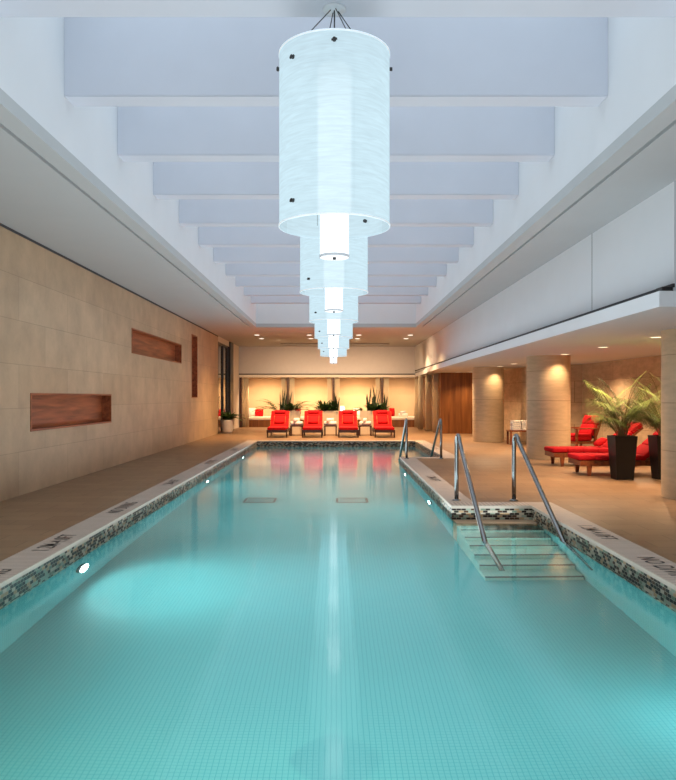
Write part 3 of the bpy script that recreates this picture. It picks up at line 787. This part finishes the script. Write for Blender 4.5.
# ------------------------------------------------------------------ handrails
def rail(x, y, sgn, label, xs=0):
    r = thing('handrail', label, 'handrail', (x, y, 0), 0, 'steel handrails of the pool stairs')
    pts = [(0,0,.0),(0,0,.4),(0,0,.765)]
    for k in range(1, 10):
        a = k/9*R_(158); R0 = .12
        pts.append((xs*.05*k/9, sgn*(R0-R0*math.cos(a)), .765+R0*math.sin(a)))
    # sloping down into the water
    e = (xs*1, sgn*2.16, -.34)
    L = pts[-1]
    for k in range(1, 9):
        u = k/8; pts.append((L[0]+(e[0]-L[0])*u, L[1]+(e[1]-L[1])*u, L[2]+(e[2]-L[2])*u))
    pts += [tuple(L[i]+(e[i]-L[i])*1.3 for i in range(3))]
    b = new(); tube(b, pts, .029, 16); obj('rail_tube', b, M['steel'], r)
    b = new(); lathe(b, [(.0,.0),(.058,.0),(.058,.012),(.03,.022),(.026,.024)], seg=24); obj('base_flange', b, M['steel'], r)
R1 = rail(1.63, 10.0, -1, 'left handrail of the near pool stair, polished steel tube')
rail(2.405, 10.0, -1, 'right handrail of the near pool stair, polished steel tube', .1)
rail(1.60, 16.75, 1, 'left handrail of the far pool stair, steel tube')
rail(2.38, 16.75, 1, 'right handrail of the far pool stair, steel tube', .0)

# ------------------------------------------------------------------ loungers
def lounger(name, label, group, ang, matw, pillow=True, red='red'):
    r = thing(name, label, 'lounger', (0,0,0), 0, group)
    W = .33; L = 1.95; HZ = 1.18; zt = .27
    b = new()
    for s in (-1, 1): box(b, s*W-.02, s*W+.02, 0, L, zt-.09, zt)
    box(b, -W, W, 0, .04, zt-.09, zt); box(b, -W, W, L-.04, L, zt-.09, zt)
    for k in range(10): box(b, -W+.02, W-.02, .07+k*.11, .135+k*.11, zt-.022, zt-.002)
    obj('frame', b, matw, r)
    for (sx, y) in ((-1,.16),(1,.16),(-1,1.62),(1,1.62)):
        b = new(); x = sx*(W-.0)
        vs = box(b, x-.022, x+.022, y-.045, y+.045, 0, zt-.088)
        for v in vs[:4]: v.co.y = y+(v.co.y-y)*.55
        obj('leg', b, matw, r)
    # raised back
    bl = .80; MB_ = Matrix.Translation((0, HZ, zt)) @ Matrix.Rotation(ang, 4, 'X')
    b = new(); t = bmesh.new()
    for s in (-1, 1): box(t, s*(W-.03)-.018, s*(W-.03)+.018, 0, bl, -.025, .012)
    for k in range(7): box(t, -W+.04, W-.04, .05+k*.11, .105+k*.11, -.012, .008)
    merge(b, t, MB_)
    pt = MB_ @ Vector((0, .52, -.02))
    for s in (-1, 1): tube(b, [(s*(W-.06), pt.y, pt.z), (s*(W-.06), min(pt.y+.16, L-.06), zt-.03)], .012, 6)
    obj('backrest', b, matw, r)
    # cushion seat: tufted segments
    b = new(); n_ = 4
    for k in range(n_):
        rbox(b, -W+.005, W-.005, -.03+k*(HZ+.03)/n_, -.03+(k+1)*(HZ+.03)/n_+.006, zt+.002, zt+.095, .03, 3)
    sc_ = obj('seat_cushion', b, M[red], r)
    for f in sc_.data.polygons: f.use_smooth = True
    b = new(); tt = bmesh.new()
    for k in range(3): rbox(tt, -W+.005, W-.005, .02+k*.27, .02+(k+1)*.27+.006, .012, .105, .03, 3)
    merge(b, tt, MB_)
    bc = obj('back_cushion', b, M[red], r)
    for f in bc.data.polygons: f.use_smooth = True
    if pillow:
        b = new(); tt = bmesh.new(); rbox(tt, -.2, .2, .66, .80, .10, .18, .035, 3); merge(b, tt, MB_)
        o = obj('head_bolster', b, M['red'], r); [setattr(f, 'use_smooth', True) for f in o.data.polygons]
        b = new(); tt = bmesh.new(); rbox(tt, -.19, .19, .14, .48, .10, .19, .045, 4); merge(b, tt, MB_)
        o = obj('lumbar_pillow', b, M['red2'], r); [setattr(f, 'use_smooth', True) for f in o.data.polygons]
        b = new(); tt = bmesh.new()
        for s in (-1, 1): tube(tt, [(s*.20,.12,.115),(s*.20,.55,.115)], .007, 6)
        tube(tt, [(-W,.82,.06),(W,.82,.06)], .02, 6)
        for s in (-1,1): tube(tt, [(s*W,.0,.06),(s*W,.82,.06)], .009, 6)
        merge(b, tt, MB_)
        obj('piping', b, M['orange'], bc)
    return r
g1 = 'red chaise loungers at the far end of the pool'
l0 = lounger('chaise_lounge', 'red cushioned chaise at the far pool end, leftmost of the four', g1, R_(42), M['darkwood'], True, 'red2')
l0.location = (-2.03, 25.35, 0)
for x, lb in ((-.82, 'second from the left of the four'), (.43, 'third from the left of the four'), (1.68, 'rightmost of the four')):
    dup(l0, 'red cushioned chaise at the far pool end, ' + lb, (x, 25.35, 0))
g2 = 'red loungers in the right alcove'
l5 = lounger('sun_lounger', 'red cushioned teak lounger in the alcove, nearer one behind the palm planters', g2, R_(40), M['teak'], False, 'red')
l5.location = (4.33, 13.45, 0); l5.rotation_euler = (0,0,-PI/2)
l6 = dup(l5, 'red cushioned teak lounger in the alcove, farther one in front of the middle column', (4.40, 15.25, 0), -PI/2)
b_ = cushion('throw_pillow', 5.34, 15.25, .40, .34, .26, .11, M['red2'], 'small red pillow on the farther teak lounger', -.95, -PI/2)

# armchair by the alcove wall
r = thing('armchair', 'red cushioned teak armchair against the alcove wall beyond the middle column', 'armchair', (6.18, 18.9, 0), R_(-72), 'alcove seats')
W = .3
for sx in (-1, 1):
    b = new(); box(b, sx*W-.025, sx*W+.025, -.28, -.23, 0, .6); obj('leg', b, M['teak'], r)
    b = new(); box(b, sx*W-.025, sx*W+.025, .28, .33, 0, .62); obj('leg', b, M['teak'], r)
    b = new(); rbox(b, sx*W-.035, sx*W+.035, -.32, .42, .59, .62, .01, 2); obj('armrest', b, M['teak'], r)
b = new(); box(b, -W, W, -.27, .3, .22, .28); obj('seat_frame', b, M['teak'], r)
Mx = Matrix.Translation((0, .22, .30)) @ Matrix.Rotation(R_(-22), 4, 'X')
b = new(); t_ = bmesh.new()
for s in (-1, 1): box(t_, s*.26-.02, s*.26+.02, .06, .1, 0, .66)
for k in range(5): box(t_, -.25, .25, .065, .09, .08+k*.12, .14+k*.12)
merge(b, t_, Mx); obj('back_frame', b, M['teak'], r)
b = new(); rbox(b, -.27, .27, -.33, .24, .285, .40, .045, 3); rbox(b, -.27, .27, -.33, .24, .385, .47, .04, 3); o = obj('seat_cushion', b, M['red'], r); [setattr(f, 'use_smooth', True) for f in o.data.polygons]
b = new(); t_ = bmesh.new(); rbox(t_, -.27, .27, -.10, .05, .12, .42, .05, 3); rbox(t_, -.27, .27, -.10, .05, .40, .66, .05, 3); merge(b, t_, Mx); o = obj('back_cushion', b, M['red'], r); [setattr(f, 'use_smooth', True) for f in o.data.polygons]

# ------------------------------------------------------------------ side tables with towels
def side_table():
    r = thing('side_table', '', 'side table', (0,0,0), 0, 'wooden side tables between the red chaises')
    b = new(); rbox(b, -.235, .235, -.24, .24, .33, .37, .006, 2); obj('table_top', b, M['darkwood'], r)
    for sx in (-1, 1):
        for sy in (-1, 1):
            b = new(); box(b, sx*.205-.025, sx*.205+.025, sy*.2-.025, sy*.2+.025, 0, .33); obj('leg', b, M['darkwood'], r)
    for sx in (-1, 1):
        b = new(); box(b, sx*.205-.015, sx*.205+.015, -.18, .18, .05, .33); obj('side_panel', b, M['darkwood'], r)
    return r
tb = side_table(); tb.location = (-1.425, 26.9, 0); tb['label'] = 'dark wood side table between the two left chaises at the far end'
dup(tb, 'dark wood side table between the two middle chaises at the far end', (-.20, 26.9, 0))
dup(tb, 'dark wood side table between the two right chaises at the far end', (1.06, 26.9, 0))
gt = 'rolled towels on the side tables'
towel_stack(-1.425, 26.85, .372, 'white rolled towels on the side table between the two left chaises', .1, group=gt)
towel_stack(-.20, 26.85, .372, 'white rolled towels on the side table between the two middle chaises', -.2, group=gt)
towel_stack(1.06, 26.85, .372, 'white rolled towels on the side table between the two right chaises', .3, group=gt)

# towel bench in the alcove
r = thing('towel_table', 'low wooden table stacked with folded towels beside the alcove wall', 'table', (5.42, 21.9, 0))
b = new(); rbox(b, -.33, .33, -.25, .25, .38, .42, .006, 2); obj('table_top', b, M['teak'], r)
for sx in (-1, 1):
    for sy in (-1, 1):
        b = new(); box(b, sx*.29-.025, sx*.29+.025, sy*.21-.025, sy*.21+.025, 0, .38); obj('leg', b, M['teak'], r)
nm = ['bottom', 'second', 'third', 'fourth', 'topmost']
for col, (cx, cn_) in enumerate(((5.32, 'left'), (5.60, 'right'))):
    for k in range(5):
        b = new(); dx = random.uniform(-.008,.008)
        rbox(b, -.13+dx, .13+dx, -.17, .17, .421+k*.058-.42, .421+k*.058+.053-.42, .02, 3)
        rbox(b, -.128+dx, .128+dx, -.172, .1, .421+k*.058+.02-.42, .421+k*.058+.05-.42, .012, 2)
        o = obj('folded_towel', b, M['white_fabric']); o.location = (cx, 21.9, .42)
        tag(o, 'white folded towel, %s of the %s stack on the alcove towel table' % (nm[k], cn_), 'towel', 'folded towels on the alcove table')

# ------------------------------------------------------------------ plants
def leaf(bm, base, d, L, W, droop, roll=0, seg=6, shape='lance', up=Vector((0,0,1))):
    d = Vector(d).normalized(); p = Vector(base); side = d.cross(up)
    if side.length < .05: side = Vector((1,0,0))
    side.normalize(); side = Matrix.Rotation(roll, 3, d) @ side
    prev = None
    for i in range(seg+1):
        u = i/seg
        w = W*(math.sin(PI*min(1, u*.92+.08))**.7 if shape == 'lance' else (1-u**3)*.9+.05)
        if i == seg: w = .001
        a = bm.verts.new(p - side*w/2); m = bm.verts.new(p - Vector((0,0,1))*w*.12); c = bm.verts.new(p + side*w/2)
        if prev:
            for q in ((prev[0],prev[1],m,a),(prev[1],prev[2],c,m)): bm.faces.new(q).smooth = True
        prev = (a,m,c)
        d = (d + Vector((0,0,-droop/seg))).normalized()
        p = p + d*L/seg

def snake_leaves(bm, n_, rx, ry, z, h0, h1, cx=0):
    for _ in range(n_):
        x, y = cx+random.uniform(-rx, rx), random.uniform(-ry, ry)
        leaf(bm, (x,y,z), (random.uniform(-.22,.22), random.uniform(-.2,.2), 1), random.uniform(h0,h1), random.uniform(.05,.075), random.uniform(-.1,.1), random.uniform(0,PI), 6, 'sword')
def frond_cluster(bm, n_, cx, z, L, spread=1, lw=.05, ry=.15, sect=(0, 2*PI), leaves=9):
    for k in range(n_):
        a = sect[0]+(sect[1]-sect[0])*(k+random.random()*.7)/n_
        dr = Vector((math.cos(a)*spread, math.sin(a)*spread*.7, random.uniform(.5,1.3))).normalized()
        p = Vector((cx+random.uniform(-.06,.06), random.uniform(-ry,ry)*.4, z)); LL = L*random.uniform(.75,1.1)
        pts = [p.copy()]
        for i in range(leaves):
            p = p + dr*LL/leaves; dr = (dr+Vector((0,0,-.13))).normalized(); pts.append(p.copy())
        tube(bm, pts, .006, 4, False)
        for i in range(2, len(pts)):
            t_ = (pts[i]-pts[i-1]).normalized(); s_ = t_.cross(Vector((0,0,1))).normalized()
            for sg in (-1, 1):
                leaf(bm, pts[i], t_*.6+s_*sg+Vector((0,0,.15)), .15*random.uniform(.8,1.15), lw, .3, 0, 3)

def box_planter(x, y, w, label, seed, kinds):
    random.seed(seed)
    r = thing('planter_box', label, 'planter', (x, y, 0), 0, 'long planter boxes behind the chaises')
    b = new(); h = w/2
    for q in ((-h,h,-.22,-.18),(-h,h,.18,.22),(-h,-h+.04,-.18,.18),(h-.04,h,-.18,.18)): box(b, q[0],q[1],q[2],q[3],0,.88)
    obj('box', b, M['planter'], r)
    b = new(); quad(b, [(-h+.03,-.18,.83),(h-.03,-.18,.83),(h-.03,.18,.83),(-h+.03,.18,.83)]); obj('soil', b, M['soil'], r)
    for kd in kinds:
        b = new()
        if kd[0] == 'snake':
            snake_leaves(b, kd[1], kd[3], .12, .82, kd[4], kd[5], kd[2]); obj('snake_plant', b, M['snake'], r)
        elif kd[0] == 'frond':
            frond_cluster(b, kd[1], kd[2], .84, kd[3], sect=kd[4] if len(kd) > 4 else (0,2*PI)); obj('leafy_plant', b, M['leaf2'], r)
        else:
            for _ in range(kd[1]):
                a = random.uniform(0, 2*PI); e = random.uniform(.2, 1.3)
                leaf(b, (kd[2]+random.uniform(-.12,.12), random.uniform(-.1,.1), .84+random.uniform(0,.12)), (math.cos(a), math.sin(a)*.7, e), random.uniform(.25,kd[3]), .095, .6, 0, 5)
            obj('bushy_plant', b, M['leaf'], r)
    return r
box_planter(-1.86, 28.1, 1.0, 'pale stone planter box with tall spiky and arching leafy plants, leftmost behind the chaises', 3,
            [('snake', 20, -.12, .22, .4, 1.0), ('frond', 9, -.35, .85, (PI*.6, PI*1.4)), ('frond', 12, .3, .75, (-PI*.5, PI*.6)), ('bush', 60, .05, .55)])
box_planter(-.30, 28.1, .92, 'pale stone planter box with dark bushy plants, middle one behind the chaises', 5,
            [('bush', 110, -.14, .62), ('bush', 60, .14, .5), ('snake', 18, .28, .13, .45, .95), ('frond', 4, -.1, .3)])
box_planter(1.44, 28.1, 1.02, 'pale stone planter box with very tall spiky plants, rightmost behind the chaises', 8,
            [('snake', 26, -.05, .18, .5, 1.1), ('snake', 14, .34, .14, .4, .8), ('frond', 5, -.42, .42, (PI*.6, PI*1.4)), ('bush', 70, .0, .52), ('bush', 40, .34, .42)])
# white pot at far left
def clampx(b):
    for v in b.verts:
        if v.co.x < -.2: v.co.x = -.2+(v.co.x+.2)*.2
random.seed(11)
r = thing('potted_plant', 'round white pot with a bushy green plant beside the end of the left wall', 'potted plant', (-4.20, 28.6, 0))
b = new(); lathe(b, [(0,0),(.19,0),(.22,.1),(.27,.48),(.275,.52),(.25,.52),(.24,.47),(0,.47)], seg=32); obj('pot', b, M['pot'], r)
b = new(); frond_cluster(b, 20, .05, .47, .62, .8); clampx(b); obj('leafy_fronds', b, M['leaf2'], r)
b = new()
for _ in range(50):
    a = random.uniform(0,2*PI); leaf(b, (random.uniform(-.1,.1),random.uniform(-.1,.1),.5), (math.cos(a),math.sin(a),random.uniform(.5,1.9)), random.uniform(.3,.6), .08, .7, 0, 5)
clampx(b); obj('foliage', b, M['leaf'], r)
# palms in tall black planters
def palm_pot(x, y, label, seed, s=1):
    random.seed(seed)
    r = thing('potted_palm', label, 'potted palm', (x, y, 0), 0, 'areca palms in tall black planters')
    b = new(); vs = box(b, -.19, .19, -.19, .19, 0, .74)
    for v in vs[:4]: v.co.x *= .74; v.co.y *= .74
    bmesh.ops.delete(b, geom=[f for f in b.faces if all(v.co.z > .7 for v in f.verts)], context='FACES_ONLY')
    vi = [b.verts.new(p) for p in ((-.17,-.17,.74),(.17,-.17,.74),(.17,.17,.74),(-.17,.17,.74))]
    vj = [b.verts.new(p) for p in ((-.15,-.15,.66),(.15,-.15,.66),(.15,.15,.66),(-.15,.15,.66))]
    for k in range(4):
        b.faces.new((vs[4+k], vs[4+(k+1)%4], vi[(k+1)%4], vi[k])); b.faces.new((vi[k], vi[(k+1)%4], vj[(k+1)%4], vj[k]))
    obj('planter', b, M['black'], r)
    b = new(); quad(b, [(-.152,-.152,.67),(.152,-.152,.67),(.152,.152,.67),(-.152,.152,.67)]); obj('soil', b, M['soil'], r)
    bs = new(); bl = new()
    for k in range(34):
        a = 2*PI*k/34+random.uniform(-.2,.2); tilt = random.uniform(.04,.6)
        dr = Vector((math.cos(a)*tilt, math.sin(a)*tilt, 1)).normalized()
        p = Vector((random.uniform(-.05,.05), random.uniform(-.05,.05), .66)); L = random.uniform(.7,1.35)*s
        n_ = 16; pts = [p.copy()]; dirs = [dr.copy()]
        for i in range(n_):
            p = p + dr*L/n_; dr = (dr + Vector((math.cos(a)*.03, math.sin(a)*.03, -.006-.0085*i*(.6+tilt)))).normalized()
            pts.append(p.copy()); dirs.append(dr.copy())
        tube(bs, pts, .008, 5, False, [1-.75*i/n_ for i in range(n_+1)])
        for i in range(5, n_+1):
            for q in range(2):
                pp = pts[i-1].lerp(pts[i], q*.5); t_ = dirs[i]
                s_ = t_.cross(Vector((0,0,1)))
                s_ = s_.normalized() if s_.length > .05 else Vector((1,0,0))
                ll = .28*math.sin(PI*min(1,(i-3)/(n_-1.5)))**.6+.05 if i < n_ else .12
                for sg in (-1, 1):
                    leaf(bl, pp, t_*.5+s_*sg+Vector((0,0,.15)), ll*random.uniform(.85,1.15), .012, 1.1, 0, 4)
    obj('stems', bs, M['stem'], r); obj('fronds', bl, M['palm'], r)
palm_pot(4.88, 12.62, 'feathery palm in tall black planter, left one of the pair before the loungers', 4)
palm_pot(5.60, 12.66, 'feathery palm in a tall tapered black planter, right one partly behind the near column', 9, 1.05)

# ------------------------------------------------------------------ lights in the well
for k in range(-2, 11):
    y = 5.45+BS*k+TH+(BS-TH)/2
    lamp('AREA', 'cove_lamp', (0, y, ZT-.03), 18, (.80,.92,1), (0,0,0), shape='RECTANGLE', size=5.0, size_y=1.2)
# added upward fill, standing in for light rising from the bright pool
lamp('AREA', 'pool_bounce_fill', (0, 4.5, -.10), 330, (.86,.96,1), (PI,0,0), shape='RECTANGLE', size=4.6, size_y=12)
lamp('AREA', 'pool_bounce_fill', (-.5, 16.5, -.10), 230, (.9,.96,1), (PI,0,0), shape='RECTANGLE', size=3.6, size_y=12)
for a in ('wide',): pass
lamp('AREA', 'rear_fill', (0, -2.2, 2.2), 60, (.95,.97,1), (R_(90),0,0), shape='RECTANGLE', size=7, size_y=3)  # unseen area fill behind the camera

lamp('SPOT', 'curtain_side_fill', (.4, 28.4, ZS-.03), 420, (1,.66,.38), (0,R_(-58),0), spot_size=R_(80), spot_blend=1, shadow_soft_size=0)  # added fill spot without a fitting, aimed at the side curtains
wd = bpy.data.worlds.new('World'); sc.world = wd; wd.use_nodes = True
bg = wd.node_tree.nodes['Background'] if 'Background' in wd.node_tree.nodes else wd.node_tree.nodes.new('ShaderNodeBackground')
bg.inputs[0].default_value = (.80,.88,1,1); bg.inputs[1].default_value = .35

# ------------------------------------------------------------------ camera
cam = bpy.data.cameras.new('Camera'); co = bpy.data.objects.new('Camera', cam); C.objects.link(co); sc.camera = co
cam.sensor_fit = 'VERTICAL'; cam.sensor_height = 36; cam.lens = 740/780*36
cam.shift_x = 2/780; cam.shift_y = 7/780
co.location = (0, 0, EYE); co.rotation_euler = (PI/2, 0, 0)
cam.clip_start = .05; cam.clip_end = 200

sc.view_settings.view_transform = 'Standard'; sc.view_settings.look = 'None'; sc.view_settings.exposure = 0
cy = sc.cycles
cy.max_bounces = 8; cy.diffuse_bounces = 4; cy.glossy_bounces = 4; cy.transmission_bounces = 6; cy.transparent_max_bounces = 12
cy.caustics_reflective = False; cy.caustics_refractive = False
cy.sample_clamp_indirect = 4; cy.use_denoising = True
